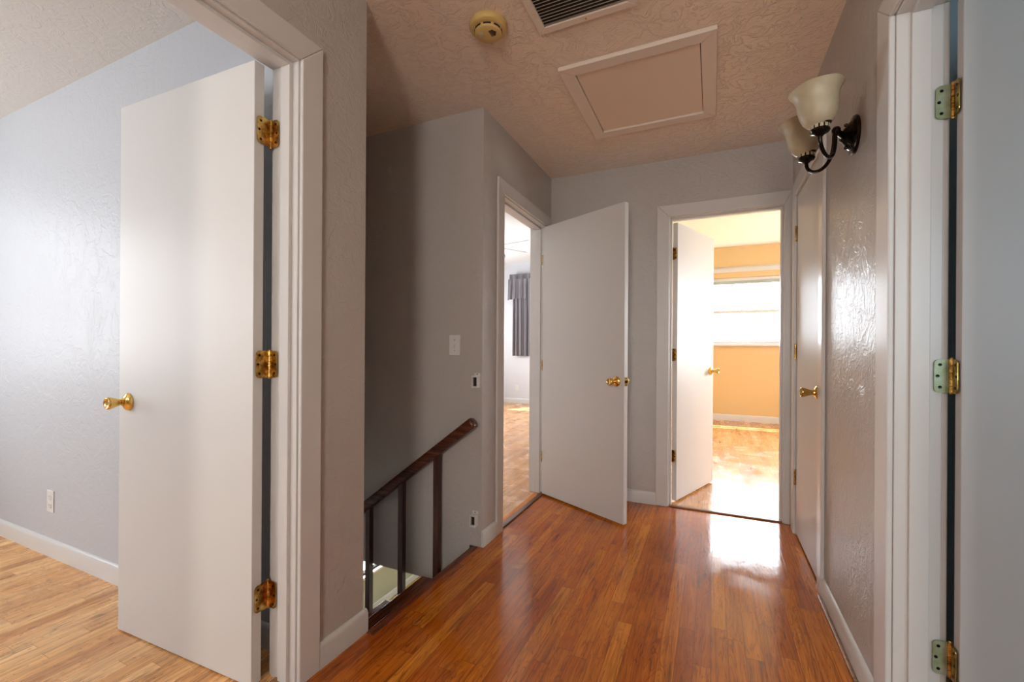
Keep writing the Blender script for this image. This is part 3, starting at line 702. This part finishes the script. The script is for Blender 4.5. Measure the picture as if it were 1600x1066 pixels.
# ------------------------------------------------------------------ curtain, fan
def pleat_panel(x0, x1, z0, z1, y, amp, n, seed, flare=0.0, swag=0.0):
    rnd = random.Random(seed); mb = MB(); cols = 130; rows = 14; ph = rnd.random() * 6
    g = []
    for r in range(rows + 1):
        t = r / rows; row = []
        for c in range(cols + 1):
            s = c / cols; x = x0 + (x1 - x0) * s + flare * (s - .5) * t
            a = amp * (.45 + .55 * min(1, t * 2.5)); w = s * n * 2 * PI + ph + .35 * math.sin(s * 9 + t * 1.5)
            yy = y - amp - a * math.sin(w) - .3 * a * math.sin(2.3 * w + 1)
            z = z1 + (z0 - z1) * t + (swag * abs(math.sin(s * PI * 3)) * t)
            row.append(Vector((x, yy, z)))
        g.append(row)
    for r in range(rows):
        pass
    front = [[mb.bm.verts.new(p) for p in row] for row in g]
    back = [[mb.bm.verts.new(p + Vector((0, .004, 0))) for p in row] for row in g]
    for r in range(rows):
        for c in range(cols):
            mb.bm.faces.new((front[r][c], front[r][c + 1], front[r + 1][c + 1], front[r + 1][c]))
            mb.bm.faces.new((back[r][c], back[r + 1][c], back[r + 1][c + 1], back[r][c + 1]))
    for c in range(cols):
        for r in (0, rows): mb.bm.faces.new((front[r][c], front[r][c + 1], back[r][c + 1], back[r][c]))
    for r in range(rows):
        for c in (0, cols): mb.bm.faces.new((front[r][c], front[r + 1][c], back[r + 1][c], back[r][c]))
    return mb
cu = empty('window_curtain', (-3.2, 8.1, .95)); tag(cu, 'dark grey satin curtain with gathered valance in the far grey bedroom', 'curtain')
pleat_panel(-3.68, -2.95, .965, 2.25, 8.12, .026, 8, 3).build('curtain_panel', M['curtain'], cu, smooth=True)
pleat_panel(-3.75, -2.15, 2.08, 2.50, 8.03, .022, 15, 5, flare=.04, swag=.03).build('valance', M['curtain'], cu, smooth=True)
pleat_panel(-3.73, -2.15, 2.48, 2.60, 8.03, .008, 60, 6).build('valance_header', M['curtain'], cu, smooth=True)
MB().box(-3.72, -2.15, 8.04, 8.18, 2.50, 2.53).build('curtain_rod', M['trim'], cu)

fc = Vector((-2.746, 5.34, 2.50))
fa = empty('ceiling_fan', (fc.x, fc.y, 2.85)); tag(fa, 'white ceiling fan with bowl light in the far grey bedroom', 'ceiling fan')
MB().lathe([(.06, 0), (.065, .03), (.03, .05), (.015, .055), (.015, .2), (.0, .2)], (fc.x, fc.y, 2.85), (0, 0, -1), 24).build('downrod', M['trim'], fa, smooth=True, angle=35)
MB().lathe([(0, .13), (.06, .13), (.10, .10), (.11, .05), (.10, 0), (.07, -.05), (.05, -.07), (0, -.07)], fc, (0, 0, 1), 32).build('motor', M['trim'], fa, smooth=True, angle=35)
base_ang = math.atan2(-1, 2.1)
for k in range(5):
    # one pair of blades points toward the doorway, as in the photograph
    an = CAM_YAW - math.radians(36) + 2 * PI * k / 5
    R_ = Matrix.Rotation(an, 4, 'Z') @ Matrix.Rotation(.3, 4, 'X')
    f = lambda q: fc + (R_ @ q)
    pts = [(.14, -.045), (.52, -.068), (.57, -.05), (.59, 0), (.57, .05), (.52, .068), (.14, .045)]
    MB().loft([[f(Vector((a, b_, z))) for a, b_ in pts] for z in (-.003, .003)]).box(.08, .18, -.015, .015, -.008, -.003, f).build('fan_blade', M['fan'], fa)
MB().lathe([(0, -.07), (.09, -.075), (.17, -.10), (.19, -.13), (.17, -.17), (.10, -.21), (0, -.225)], fc, (0, 0, 1), 32).build('light_bowl', M['milk'], fa, smooth=True, angle=60)

# ------------------------------------------------------------------ tree outside the yellow room
tr = empty('garden_tree', (2.2, 19, -.5)); tag(tr, 'pale spreading tree outside the yellow room window', 'tree')
rnd = random.Random(11); mb = MB(); tips = []
def branch(p, d, L, r, lv):
    pts = [p]; rr = [r]
    for k in range(5):
        d = (d + Vector((rnd.uniform(-.2, .2), rnd.uniform(-.2, .2), rnd.uniform(-.05, .18)))).normalized()
        p = p + d * L / 5; pts.append(p); rr.append(r * (1 - .12 * (k + 1)))
    mb.tube(pts, rr, 8)
    if lv == 0: tips.append(p); return
    for k in range(3):
        nd = (d + Vector((rnd.uniform(-.9, .9), rnd.uniform(-.7, .7), rnd.uniform(-.1, .6)))).normalized()
        branch(p if k else pts[3], nd, L * .72, rr[-1] * .75, lv - 1)
branch(Vector((2.2, 19, -.5)), Vector((.05, 0, 1)), 1.6, .26, 4)
mb.build('trunk', M['bark'], tr, smooth=True)
mb = MB()
for tp in tips:
    for k in range(26):
        c = tp + Vector((rnd.gauss(0, .35), rnd.gauss(0, .35), rnd.gauss(0, .28))); u = Vector((rnd.uniform(-1, 1), rnd.uniform(-1, 1), rnd.uniform(-1, 1))).normalized(); v = u.orthogonal().normalized(); s = rnd.uniform(.05, .1)
        mb._new([c - u * s, c + v * s * .45, c + u * s, c - v * s * .45], [(0, 1, 2, 3)])
tag(mb.build('foliage', M['leaf'], tr), kind='stuff')
